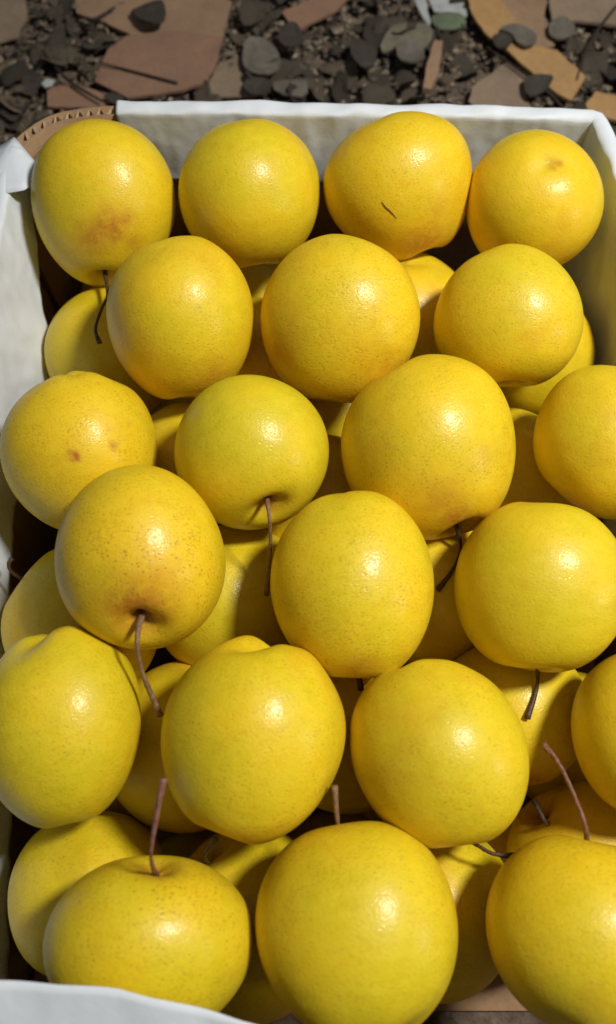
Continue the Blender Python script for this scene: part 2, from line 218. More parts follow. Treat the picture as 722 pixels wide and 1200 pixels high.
 'k': dict(c=[-0.1105, -0.1855, 0.0564], R=[0.9995, -0.0209, 0.0216, -0.0209, 0.0307, 0.9993, -0.0216, -0.9993, 0.0302], M=[0.04141, 0.0, 0.0, 0.0, 0.04141, 0.0, 0.0, 0.0, 0.04141], seed=256, shape=(0.06, 0.2, 0.07, 0.02), stem=[], marks=[], scratch=[]),
 'l': dict(c=[-0.0294, -0.1991, 0.0511], R=[0.802, 0.2892, -0.5226, 0.2892, 0.5775, 0.7634, 0.5226, -0.7634, 0.3795], M=[0.04393, 0.0, -0.0, 0.0, 0.04393, 0.0, -0.0, 0.0, 0.04393], seed=263, shape=(0.06, 0.2, 0.07, 0.02), stem=[[-0.0466, -0.174, 0.0636], [-0.0495, -0.1676, 0.092], [-0.0436, -0.1599, 0.1003]], marks=[], scratch=[]),
 'm': dict(c=[0.0637, -0.1885, 0.0514], R=[0.5052, -0.5331, 0.6787, -0.5331, 0.4256, 0.7312, -0.6787, -0.7312, -0.0692], M=[0.04393, 0.0, -0.0, -0.0, 0.04394, -0.0, -0.0, 0.0, 0.04394], seed=270, shape=(0.06, 0.2, 0.07, 0.02), stem=[], marks=[], scratch=[]),
}
SCRAPS = [
 ('cardboard_scrap', 'large flat brown cardboard scrap with a dark twig on it behind the box', 'card_brown', 0.003, 0.01, [(-0.1868, 0.5215), (-0.1704, 0.537), (-0.1262, 0.5415), (-0.0798, 0.5325), (-0.0834, 0.5019), (-0.0926, 0.4763), (-0.1141, 0.4679), (-0.1644, 0.4617), (-0.1959, 0.4826), (-0.193, 0.5019)]),
 ('cardboard_scrap', 'orange brown cardboard piece touching the far side of the large scrap', 'card_tan', 0.003, 0.006, [(-0.2254, 0.5903), (-0.2185, 0.6045), (-0.1224, 0.6069), (-0.074, 0.5879), (-0.0804, 0.5398), (-0.119, 0.5465), (-0.1633, 0.5398), (-0.1996, 0.5624), (-0.2219, 0.5716)]),
 ('cardboard_scrap', 'small tan cardboard corner at the far left of the litter', 'card_pale', 0.002, 0.007, [(-0.3114, 0.6008), (-0.2766, 0.6031), (-0.2692, 0.5703), (-0.2753, 0.5408), (-0.3016, 0.5318)]),
 ('cardboard_scrap', 'reddish brown cardboard strip behind the second pear of the back row', 'card_brown', 0.003, 0.009, [(-0.0255, 0.57), (0.0091, 0.591), (0.0389, 0.5886), (0.0288, 0.5723), (-0.0073, 0.5472), (-0.0171, 0.554)]),
 ('cardboard_scrap', 'long torn orange cardboard strip lying diagonally behind the right corner', 'card_orange', 0.003, 0.012, [(0.1524, 0.5846), (0.1804, 0.5846), (0.1958, 0.5547), (0.2087, 0.5212), (0.2304, 0.5147), (0.2535, 0.4824), (0.2378, 0.4553), (0.225, 0.4656), (0.1984, 0.4974), (0.1843, 0.5169), (0.1653, 0.539), (0.1557, 0.5615)]),
 ('cardboard_scrap', 'orange tan cardboard square overlapping the end of the diagonal strip', 'card_tan', 0.003, 0.009, [(0.1863, 0.5886), (0.2313, 0.591), (0.2246, 0.5586), (0.2307, 0.5249), (0.2108, 0.5183), (0.1986, 0.5427), (0.1858, 0.5631)]),
 ('cardboard_scrap', 'pale tan cardboard bar at the top right edge of the litter', 'card_pale', 0.003, 0.01, [(0.2307, 0.5873), (0.3054, 0.5896), (0.2999, 0.5505), (0.268, 0.555), (0.2307, 0.5573)]),
 ('cardboard_scrap', 'small orange cardboard corner beside the right rim of the box', 'card_orange', 0.003, 0.01, [(0.2617, 0.4679), (0.2781, 0.4617), (0.2934, 0.4493), (0.289, 0.429), (0.2719, 0.433), (0.246, 0.4411), (0.2524, 0.4554)]),
 ('cardboard_scrap', 'pale brown flat cardboard piece left of the diagonal orange strip', 'card_pale', 0.002, 0.008, [(0.1501, 0.4744), (0.1859, 0.5064), (0.202, 0.4913), (0.1978, 0.4639), (0.2028, 0.4515), (0.1543, 0.4473), (0.1457, 0.4576)]),
 ('cardboard_scrap', 'dull brown cardboard bit just behind the bare corrugated rim', 'card_brown', 0.002, 0.007, [(-0.2385, 0.4755), (-0.2088, 0.4776), (-0.1811, 0.4671), (-0.1812, 0.4505), (-0.2359, 0.4525)]),
 ('cardboard_scrap', 'sandy cardboard flake between the large scrap and the grey leaf', 'card_pale', 0.002, 0.006, [(-0.0825, 0.5088), (-0.0635, 0.5176), (-0.0581, 0.4958), (-0.0479, 0.4661), (-0.0869, 0.4619), (-0.0911, 0.4851)]),
 ('wood_chip', 'upright pale wood chip leaning among dark leaves', 'card_tan', 0.006, 0.014, [(0.1172, 0.521), (0.1243, 0.5188), (0.1191, 0.4843), (0.1108, 0.4613), (0.1032, 0.4634), (0.1076, 0.4886)]),
 ('paper_scrap', 'thin white paper strip crossing the litter at the top', 'white', 0.001, 0.012, [(0.1015, 0.5893), (0.1131, 0.5893), (0.1159, 0.5502), (0.1126, 0.5479)]),
 ('paper_scrap', 'white torn paper patch above the green leaf', 'white', 0.001, 0.009, [(0.1151, 0.5886), (0.155, 0.591), (0.1516, 0.5654), (0.1208, 0.5723)]),
 ('paper_scrap', 'tiny white paper fleck near the left rim', 'white', 0.001, 0.014, [(-0.2425, 0.4738), (-0.2384, 0.4791), (-0.2304, 0.478), (-0.2329, 0.4717), (-0.2388, 0.4696)]),
 ('dry_leaf', 'olive green leaf lying on the white paper patch', 'leaf_green', 0.0015, 0.013, [(0.1156, 0.5625), (0.1298, 0.5682), (0.1475, 0.5648), (0.1507, 0.5512), (0.1363, 0.5422), (0.1203, 0.5444)]),
 ('dry_leaf', 'large pale grey leaf behind the second pear of the back row', 'leaf_grey', 0.002, 0.016, [(-0.0608, 0.5055), (-0.0566, 0.5251), (-0.0407, 0.5273), (-0.0277, 0.512), (-0.0243, 0.4926), (-0.0336, 0.482), (-0.0492, 0.4841), (-0.0589, 0.4926)]),
 ('dry_leaf', 'dark rounded leaf on the cardboard at the top left', 'leaf_dark', 0.002, 0.018, [(-0.1712, 0.5674), (-0.1506, 0.5742), (-0.1358, 0.5719), (-0.1326, 0.547), (-0.1415, 0.5358), (-0.1547, 0.5425)]),
 ('dry_leaf', 'kidney shaped dark grey leaf on the diagonal orange strip', 'leaf_grey', 0.002, 0.019, [(0.1767, 0.539), (0.1961, 0.5412), (0.211, 0.5301), (0.2112, 0.517), (0.2013, 0.5127), (0.1924, 0.5192), (0.1887, 0.5301)]),
 ('dry_leaf', 'small dark oval leaf left of the kidney shaped leaf', 'leaf_dark', 0.002, 0.018, [(0.1695, 0.527), (0.1812, 0.5336), (0.19, 0.5248), (0.1859, 0.5139), (0.1728, 0.5095)]),
 ('dry_leaf', 'dark grey round leaf on the pale tan bar', 'leaf_grey', 0.002, 0.018, [(0.2255, 0.5447), (0.2413, 0.556), (0.2496, 0.5447), (0.2478, 0.5292), (0.2329, 0.5248), (0.2241, 0.5314)]),
 ('dry_leaf', 'dark torn leaf tucked under the diagonal orange strip', 'leaf_dark', 0.002, 0.017, [(0.1952, 0.4767), (0.2081, 0.4809), (0.2232, 0.4767), (0.2154, 0.4621), (0.2007, 0.4538), (0.1952, 0.46)]),
 ('dry_leaf', 'dark pointed leaf pair tip behind the grey leaf', 'leaf_dark', 0.002, 0.02, [(-0.0263, 0.5377), (-0.012, 0.5399), (-0.0024, 0.5223), (-0.0071, 0.5114), (-0.0197, 0.5093), (-0.0277, 0.5201)]),
 ('dry_leaf', 'dark brown upright leaf in the middle of the litter', 'leaf_dark', 0.002, 0.018, [(0.0373, 0.5226), (0.0502, 0.5314), (0.064, 0.5117), (0.0618, 0.4924), (0.0492, 0.486), (0.04, 0.4966)]),
 ('dry_leaf', 'grey brown rounded leaf beside the pale wood chip', 'leaf_grey', 0.002, 0.017, [(0.0801, 0.5173), (0.0946, 0.5217), (0.1069, 0.5129), (0.106, 0.4957), (0.0947, 0.4893), (0.0824, 0.4957)]),
 ('dry_leaf', 'big square grey leaf against the back rim right of the grey leaf', 'leaf_grey', 0.002, 0.014, [(-0.0321, 0.4822), (-0.0024, 0.4843), (0.0008, 0.4572), (-0.0301, 0.4551)]),
 ('dry_leaf', 'dark square leaf against the back rim beside the big square one', 'leaf_dark', 0.002, 0.013, [(-0.0556, 0.4813), (-0.0345, 0.4823), (-0.0333, 0.4562), (-0.0581, 0.4583)]),
 ('dry_leaf', 'pale grey flat leaf patch in the upper middle of the litter', 'leaf_pale', 0.002, 0.012, [(0.082, 0.5547), (0.1127, 0.5502), (0.1183, 0.5345), (0.1078, 0.519), (0.0856, 0.5234), (0.0693, 0.5125), (0.0664, 0.5212)]),
]
TWIGS = [[(-0.1923, 0.5012), (-0.1574, 0.4884), (-0.119, 0.4747)], [(0.2292, 0.4447), (0.216, 0.4653), (0.1879, 0.4969), (0.1662, 0.5207)], [(-0.2183, 0.5631), (-0.2031, 0.5563), (-0.1842, 0.5723)], [(0.2946, 0.5746), (0.2622, 0.5251), (0.2446, 0.4778)], [(-0.2469, 0.5163), (-0.219, 0.4789), (-0.1855, 0.4529)]]
GZ = -.05      # ground level; the box stands on it


# ---------------------------------------------------------------- setting: ground
S_ = 12
g = mesh_obj('ground', [(-S_, -S_, GZ), (S_, -S_, GZ), (S_, S_, GZ), (-S_, S_, GZ)], [(0, 1, 2, 3)], M['soil'], smooth=False)
tag(g, kind='structure')

# ---------------------------------------------------------------- litter behind the box
rnd = random.Random(5)
def inside(p, poly):
    x, y = p; c = False; n = len(poly)
    for i in range(n):
        (x1, y1), (x2, y2) = poly[i], poly[i - 1]
        if (y1 > y) != (y2 > y) and x < (x2 - x1) * (y - y1) / (y2 - y1) + x1: c = not c
    return c
def slab(name, poly, z, t, mat, curl=.004, rough=.0012, seed=0):
    """a torn flat piece: outline refined with small jitter, curled, with real thickness"""
    r = random.Random(seed); pts = []
    n = len(poly)
    for i in range(n):
        a, b = Vector(poly[i]), Vector(poly[(i + 1) % n])
        k = max(1, int((b - a).length / .006))
        for j in range(k):
            q = a.lerp(b, j / k)
            if j: q += Vector((r.uniform(-1, 1), r.uniform(-1, 1))) * rough
            pts.append(q)
    c = sum(pts, Vector((0, 0))) / len(pts)
    tilt = (r.uniform(-.06, .06), r.uniform(-.06, .06)); R0 = max((p - c).length for p in pts)
    def h(p):
        d = p - c; return z + max(0, d.x * tilt[0] + d.y * tilt[1] + .004) * .8 + curl * (d.length / R0) ** 2 * noise.noise((p.x * 25, p.y * 25, seed)) - 0
    rings = [1, .6]
    V = []; m = len(pts)
    for top in (1, 0):
        for s in rings:
            for p in pts:
                q = c + (p - c) * s; V.append((q.x - c.x, q.y - c.y, h(q) + (t if top else 0)))
        V.append((0, 0, h(c) + (t if top else 0)))
    L = 2 * m + 1; F = []
    for i in range(m):
        j = (i + 1) % m
        F += [(i, j, m + j, m + i), (m + i, m + j, 2 * m), (L + j, L + i, L + m + i, L + m + j), (L + m + j, L + m + i, L + 2 * m), (j, i, L + i, L + j)]
    o = mesh_obj(name, V, F, mat, smooth=False); o.location = (c.x, c.y, GZ)
    return o
polys = []
def chaikin(p):
    q = []
    for i in range(len(p)):
        a, b = Vector(p[i]), Vector(p[(i + 1) % len(p)]); q += [tuple(a.lerp(b, .22)), tuple(a.lerp(b, .78))]
    return q
for i, (nm, lb, ck, t, z, poly) in enumerate(SCRAPS):
    poly = chaikin(poly) if nm == 'dry_leaf' else poly
    o = slab(nm, poly, z, t, M[ck], curl=.012 if nm == 'dry_leaf' else .003, rough=.0006 if nm == 'dry_leaf' else .0007, seed=i)
    tag(o, lb, {'cardboard_scrap': 'cardboard', 'wood_chip': 'wood chip', 'paper_scrap': 'paper', 'dry_leaf': 'leaf'}[nm], 'loose scraps on the ground behind the box')
    polys.append(poly)
def tube(name, pts, radii, mat, parent=None, ns=8, smooth=True, inv=None):
    P = [Vector(p) for p in pts]
    # resample with Catmull-Rom
    Q = []; RR = []
    for i in range(len(P) - 1):
        p0, p1, p2, p3 = P[max(i - 1, 0)], P[i], P[i + 1], P[min(i + 2, len(P) - 1)]
        for j in range(6):
            u = j / 6
            Q.append(.5 * ((2 * p1) + (p2 - p0) * u + (2 * p0 - 5 * p1 + 4 * p2 - p3) * u * u + (3 * p1 - p0 - 3 * p2 + p3) * u ** 3))
            RR.append(radii[i] * (1 - u) + radii[i + 1] * u)
    Q.append(P[-1]); RR.append(radii[-1])
    V = []; F = []; n = len(Q); up = Vector((.3, .2, 1)).normalized()
    for i in range(n):
        t = (Q[min(i + 1, n - 1)] - Q[max(i - 1, 0)]).normalized(); a = t.cross(up)
        a = a.normalized() if a.length > 1e-4 else t.orthogonal().normalized(); b = t.cross(a)
        for k in range(ns):
            an = 2 * math.pi * k / ns; rr = RR[i] * (1 + .16 * noise.noise(Q[i] * 900 + Vector((k, 0, 0))))
            V.append(Q[i] + (a * math.cos(an) + b * math.sin(an)) * rr)
    for i in range(n - 1):
        for k in range(ns):
            F.append((i * ns + k, i * ns + (k + 1) % ns, (i + 1) * ns + (k + 1) % ns, (i + 1) * ns + k))
    F.append(tuple(range(ns))[::-1]); F.append(tuple((n - 1) * ns + k for k in range(ns)))
    if inv is not None: V = [inv @ v for v in V]
    return mesh_obj(name, V, F, mat, parent, smooth)
TL = ['straight dark twig lying across the large brown cardboard scrap', 'thin dark twig along the edge of the long orange strip',
      'short bent twig at the top left of the litter', 'long thin twig beside the pale tan bar', 'thin curved stalk on the soil behind the bare box corner']
for i, tw in enumerate(TWIGS):
    n = len(tw); rr = [.0013 + .0003 * math.sin(j * 2) for j in range(n)]
    if i == 0: rr = [.0008, .0010, .0016]
    o = tube('twig', [(x, y, GZ + .0165 + .001 * math.sin(j)) for j, (x, y) in enumerate(tw)], rr, M['twig'], ns=6)
    tag(o, TL[i], 'twig', 'twigs in the litter')
# leaf and bark chips, one object each
def chip_mesh(seed):
    r = random.Random(seed); m = 20; V = []; F = []
    el = r.uniform(.55, 1); ph = r.uniform(0, 6); cup = r.uniform(-.6, .8); ang = r.random() < .45; p3 = r.uniform(0, 6)
    rad = [(1 + .2 * math.sin(2 * a + ph) + .13 * math.sin(3 * a + p3) + .08 * math.sin(5 * a + ph) + r.uniform(-.11, .08) * (2.2 if ang else 1)) for a in [2 * math.pi * i / m for i in range(m)]]
    t = r.uniform(.025, .06)
    for top in (1, 0):
        for s in (1, .55):
            for i in range(m):
                a = 2 * math.pi * i / m; x = math.cos(a) * rad[i] * s; y = math.sin(a) * rad[i] * s * el
                V.append((x, y, cup * s * s * (.5 + .5 * math.cos(2 * a + ph)) + .05 * r.uniform(-1, 1) + (t if top else 0)))
        V.append((0, 0, t if top else 0))
    L = 2 * m + 1
    for i in range(m):
        j = (i + 1) % m
        F += [(i, j, m + j, m + i), (m + i, m + j, 2 * m), (L + j, L + i, L + m + i, L + m + j), (L + m + j, L + m + i, L + 2 * m), (j, i, L + i, L + j)]
    me = bpy.data.meshes.new('dry_leaf'); me.from_pydata(V, [], F); me.materials.append(M['leaf'])
    me.polygons.foreach_set('use_smooth', [True] * len(me.polygons)); me.update(); return me
chips = [chip_mesh(100 + i) for i in range(14)]
cnt = 0; tries = 0; placed = []
while cnt < 284 and tries < 6000:
    tries += 1
    x = rnd.uniform(-.33, .33); y = rnd.uniform(.36, .61); s = rnd.choice([.006, .007, .008, .010, .011, .012, .014, .016, .019])
    if any(inside((x + dx, y + dy), p) for p in polys[:12] for dx, dy in ((0, 0), (s * .7, 0), (-s * .7, 0), (0, s * .7), (0, -s * .7))) and rnd.random() > .03: continue
    if any((x - a) ** 2 + (y - b) ** 2 < (.36 * (s + c)) ** 2 for a, b, c in placed): continue
    placed.append((x, y, s)); cnt += 1
    o = bpy.data.objects.new('dry_leaf', rnd.choice(chips)); sc.collection.objects.link(o)
    o.location = (x, y, GZ + rnd.uniform(.004, .014)); o.scale = (s, s, s)
    o.rotation_euler = (rnd.gauss(0, .3), rnd.gauss(0, .3), rnd.uniform(0, 6.28)); o['shade'] = min(1, max(0, rnd.betavariate(2, 2.6)))
    sh_ = o['shade']; tn = 'blackish' if sh_ < .3 else 'grey brown' if sh_ < .5 else 'mid brown' if sh_ < .68 else 'pale tan'
    sz = 'small' if s < .01 else 'medium' if s < .015 else 'large'
    pl = ('at the left edge of the soil' if x < -.2 else 'behind the bare cardboard corner,' if x < -.1 else 'behind the second back row pear' if x < 0
          else 'behind the scratched pear' if x < .1 else 'behind the far right corner pear' if x < .2 else 'at the right edge of the soil')
    pl += ' near the rim' if y < .45 else ' farther back' if y < .53 else ' at the top'
    tag(o, '%s %s dead leaf %s' % (sz, tn, pl), 'leaf', 'dead leaves scattered behind the box')
# crumbs and far chips nobody could count
V = []; F = []
for i in range(15000):
    if i < 9000: x = rnd.uniform(-.33, .33); y = rnd.uniform(.29, .66)
    else: x = rnd.uniform(-1, 1); y = rnd.uniform(-.9, 1.3)
    if -.205 < x < .225 and -.285 < y < .28: continue
    s = (rnd.uniform(.0008, .0035) if i < 6500 else rnd.uniform(.003, .0075)) if i < 9000 else rnd.uniform(.002, .012); h = s * rnd.uniform(.2, .6)
    z = GZ + rnd.uniform(0, .009 if i < 9000 else .004) ; a = rnd.uniform(0, 6.28); b = len(V); e = rnd.uniform(.3, 1)
    for k in range(5):
        an = a + k * 1.2566; q = s * rnd.uniform(.6, 1.2); dx, dy = q * math.cos(an), q * e * math.sin(an)
        V.append((x + dx * math.cos(a) - dy * math.sin(a), y + dx * math.sin(a) + dy * math.cos(a), z + rnd.uniform(0, h)))
    V.append((x, y, z + h)); F += [(b + k, b + (k + 1) % 5, b + 5) for k in range(5)]
crumb = N('litter_crumbs'); ob_ = crumb.n('TexCoord').outputs['Object']
crumb.bs(Base_Color=crumb.ramp(crumb.n('TexVoronoi', {'Vector': ob_, 'Scale': 240.0}).outputs['Color'], [(.15, (.022, .018, .014)), (.5, (.12, .09, .062)), (.8, (.26, .19, .12)), (.95, (.45, .40, .30))]), Roughness=.8)
tag(mesh_obj('leaf_litter', V, F, crumb.m, smooth=False), 'fine crumbled leaf litter covering the soil round the box', 'litter', kind='stuff')

# ---------------------------------------------------------------- the cardboard box
box = empty('cardboard_box', (0, 0, 0))
tag(box, 'open corrugated cardboard fruit box holding the yellow pears', 'box')
RIM = .127
def resample(pts, step):
    out = []
    for i in range(len(pts) - 1):
        a, b = Vector(pts[i]), Vector(pts[i + 1]); k = max(1, int((b - a).length / step))
        out += [a.lerp(b, j / k) for j in range(k)]
    return out + [Vector(pts[-1])]
def smooth_path(pts, it=2):
    P = [Vector(p) for p in pts]
    for _ in range(it):
        Q = [P[0]]
        for a, b in zip(P, P[1:]): Q += [a.lerp(b, .25), a.lerp(b, .75)]
        P = Q + [P[-1]]
    return P
def normals(P):
    Nn = []
    for i in range(len(P)):
        t = (P[min(i + 1, len(P) - 1)] - P[max(i - 1, 0)]).normalized(); Nn.append(Vector((t.y, -t.x)))   # right of travel = inward when clockwise
    return Nn
def strip(P, off0, off1, z0, z1, lean=0):
    """wall strip between two offsets of a path (offsets positive outward), solid"""
    Nn = normals(P); V = []; F = []
    for p, n in zip(P, Nn):
        for o_, z in ((off0, z0), (off0, z1), (off1, z1), (off1, z0)):
            q = p - n * o_; l = n * lean * (1 - z / RIM); V.append((q.x + l.x, q.y + l.y, z))
    for i in range(len(P) - 1):
        for k in range(4):
            a = i * 4 + k; b = i * 4 + (k + 1) % 4; F.append((a, b, b + 4, a + 4))
    e = (len(P) - 1) * 4; F += [(3, 2, 1, 0), (e, e + 1, e + 2, e + 3)]
    return V, F
# clockwise seen from above: left wall going back, back wall going right, right wall going forward, front wall going left
left_path = resample(smooth_path([(-.168, -.262), (-.183, -.12), (-.187, 0), (-.184, .12), (-.184, .200)]), .02)
back_path = resample(smooth_path([(-.184, .202), (-.1825, .226), (-.176, .240), (-.163, .2545), (-.150, .2605), (-.12, .2645), (0, .2645), (.1, .262), (.176, .2575)], 1), .004)
right_path = resample(smooth_path([(.179, .2565), (.190, .20), (.201, .13), (.209, .04), (.209, -.11), (.202, -.264)]), .02)
front_path = resample([(.199, -.267), (0, -.268), (-.166, -.267)], .03)
for P in (left_path, right_path, front_path):
    V, F = strip(P, .0005, .0075, .0012 + GZ, RIM - .0008); mesh_obj('side_panel', V, F, M['card'], box, False)
bp = empty('back_panel'); bp.parent = box
for off in (.0002, .0070):
    V, F = strip(back_path, off, off + .0006, .0012 + GZ, RIM); mesh_obj('liner_board', V, F, M['card'], bp, True)
BP = resample(back_path, .0009); BN = normals(BP)
for c0 in (.0039,):
    V = []; F = []; s = 0
    for i, (p, n) in enumerate(zip(BP, BN)):
        if i: s += (p - BP[i - 1]).length
        o_ = c0 + (.0029 + .0004 * noise.noise((s * 90, 5, 0))) * math.sin(s / .0066 * 2 * math.pi + c0 * 500 + .6 * noise.noise((s * 60, c0, 0)))
        for d in (-.0003, .0003):
            q = p - n * (o_ + d); V += [(q.x, q.y, .0012 + GZ), (q.x, q.y, RIM - .0006)]
    for i in range(len(BP) - 1):
        a = i * 4; F += [(a + 1, a, a + 4, a + 5), (a + 2, a + 3, a + 7, a + 6), (a + 1, a + 5, a + 7, a + 3)]
    mesh_obj('fluting', V, F, M['card_core'], bp, True)
V, F = strip(resample([(-.180, .196), (-.1765, .222), (-.1625, .2440)], .01), -.0002, .0022, .004 + GZ, RIM - .002); mesh_obj('glue_flap', V, F, M['card'], box, False)
# bottom panel
bm = bmesh.new(); 
vs_ = [bm.verts.new((x, y, z)) for z in (.0012 + GZ, .005 + GZ) for x, y in ((-.165, -.258), (.198, -.258), (.198, .03), (.175, .252), (-.165, .252), (-.18, .1))]
bm.faces.new(vs_[:6][::-1]); bm.faces.new(vs_[6:])
for i in range(6): bm.faces.new((vs_[i], vs_[(i + 1) % 6], vs_[6 + (i + 1) % 6], vs_[6 + i]))
me = bpy.data.meshes.new('bottom_panel'); bm.to_mesh(me); bm.free(); me.materials.append(M['card'])
o = bpy.data.objects.new('bottom_panel', me); sc.collection.objects.link(o); o.parent = box

# ---------------------------------------------------------------- paper liners
def ridge(x, y, z):
    return 1 - abs(noise.noise((x, y, z))) * 2.2
def drape(name, P, zin, lean, zout, amp, seed, top=.0082, infl=None):
    """paper folded over a wall top: up outside, round the rim, down inside. zin / lean: functions of the position along the path (0..1)"""
    Nn = normals(P); V = []; F = []; K = 0; L = len(P)
    for i, (p, n) in enumerate(zip(P, Nn)):
        s = i / (L - 1); col = []
        zt = RIM + .0012 + .0014 * noise.noise((s * 9, seed, 0))
        zo = zout + .006 * noise.noise((s * 7, seed, 3)); zi = zin(s)
        for k in range(9): col.append((top, zo + (zt - zo) * k / 8))
        for k in range(1, 8):
            a = math.pi * k / 8; col.append((top / 2 - .0008 + (top / 2 + .0008) * math.cos(a), zt + .0026 * math.sin(a)))
        for k in range(0, 26):
            f = k / 25; col.append((-.0016 - lean(s) * f ** 1.15, zt + (zi - zt) * f))
        K = len(col)
        for k, (o_, z) in enumerate(col):
            u_ = s * L * .0016; c = (ridge(u_ * 38, z * 22, seed) * .6 + noise.noise((u_ * 140, z * 70, seed + 9)) * .35 + .6 * ridge(u_ * 30 + z * 24, z * 14 - u_ * 12, seed + 4) * 1.0)
            w = amp * c * (1 if k > 12 else .5)
            if k <= 12: w = abs(w) * .5; o_ += w
            else: o_ -= max(w, -.0008)
            q = p - n * o_; V.append((q.x, q.y, z + (.0016 * noise.noise((s * L * .0016 * 60, k * .2, seed + 5)) if k > 8 else 0)))
    for i in range(L - 1):
        for k in range(K - 1):
            a = i * K + k; F.append((a + 1, a, a + K, a + K + 1))
    o = mesh_obj(name, V, F, M['paper'])
    return o
def interp(xs, ys):
    return lambda s: float(np.interp(s, xs, ys))
bpaper = resample(smooth_path([(-.1205, .2645), (0, .2640), (.1, .2615), (.1765, .2575), (.1795, .2565), (.190, .20), (.201, .13), (.209, .04), (.209, -.11), (.202, -.258)], 1), .0016)
o = drape('paper_liner', bpaper, interp([0, .3, .38, .5, 1], [.078, .074, .04, .012, .012]), interp([0, .38, .45, .6, 1], [.004, .003, .005, .010, .010]), .080, .0013, 3.7)
tag(o, 'white paper liner folded over the back and right rims of the box', 'paper')
lpath = resample(smooth_path([(-.166, -.258), (-.1815, -.12), (-.1845, 0), (-.1825, .12), (-.1825, .205), (-.1765, .233)]), .0016)
# along the path y runs -.258 .. .233
ys = lambda y: (y + .258) / .491
o = drape('paper_liner', lpath, interp([ys(-.231), ys(-.124), ys(0), ys(.06), ys(.125), ys(.209), 1], [.030, .034, .060, .058, .056, .104, .124]),
          interp([ys(-.231), ys(-.124), ys(0), ys(.07), ys(.125), ys(.209), 1], [.010, .010, .006, .004, .014, .005, .002]), .07, .0016, 12.3)
tag(o, 'white crinkled paper liner hanging over the left wall of the box', 'paper')
# the little turned corner of that paper at the bare cardboard corner
Vc = [(-.215, .205, .112), (-.198, .238, .123), (-.181, .2415, .1305), (-.158, .2150, .124), (-.170, .200, .1305), (-.196, .196, .1305)]
bm = bmesh.new(); vv = [bm.verts.new(v) for v in Vc]
for f in ((0, 1, 5), (1, 2, 5), (2, 4, 5), (2, 3, 4)): bm.faces.new([vv[i] for i in f])
bmesh.ops.subdivide_edges(bm, edges=bm.edges[:], cuts=5, use_grid_fill=True)
for v in bm.verts: v.co.z += .0015 * noise.noise(v.co * 60)
me = bpy.data.meshes.new('turned_corner'); bm.to_mesh(me); bm.free(); me.materials.append(M['paper'])
me.polygons.foreach_set('use_smooth', [True] * len(me.polygons))
oc = bpy.data.objects.new('turned_corner', me); sc.collection.objects.link(oc); oc.parent = o
# front flap, folded in over the nearest pears
V = []; F = []; nu, nv = 90, 34
ex = interp([-.18, -.155, -.114, -.07, -.019, .02, .06, .12, .2], [-.2035, -.2050, -.2070, -.2095, -.2205, -.2330, -.2480, -.256, -.258])
ez = interp([-.18, -.155, -.114, -.07, -.019, .02, .06, .12, .2], [.168, .170, .1705, .1705, .1690, .1600, .148, .141, .140])
for i in range(nu + 1):
    x = -.172 + .37 * i / nu
    a = Vector((x, -.2775, .075)); b = Vector((x, -.2765, .1375)); c = Vector((x, ex(x), ez(x)))
    for k in range(nv + 1):
        t = k / nv
        if t < .4: p = a.lerp(b, t / .4)
        else:
            f = (t - .4) / .6; m = Vector((x, (b.y * .55 + c.y * .45), b.z + .55 * (c.z - b.z) + .001))
            p = (1 - f) ** 2 * b + 2 * f * (1 - f) * m + f * f * c
        w = .0016 * ridge(x * 22, t * 3, 7.7) + .001 * noise.noise((x * 60, t * 6, 2))
        V.append((p.x, p.y - w * .5, p.z + w * (1 - t * .6)))
for i in range(nu):
    for k in range(nv):
        q = i * (nv + 1) + k; F.append((q, q + nv + 1, q + nv + 2, q + 1))
o = mesh_obj('paper_flap', V, F, M['paper'])
tag(o, 'smooth white paper flap folded in over the nearest pear at the front', 'paper')
for ob in bpy.data.objects:
    if ob.name.startswith(('paper_liner', 'paper_flap', 'turned_corner')):
        sm = ob.modifiers.new('thickness', 'SOLIDIFY'); sm.thickness = .00025; sm.offset = 0

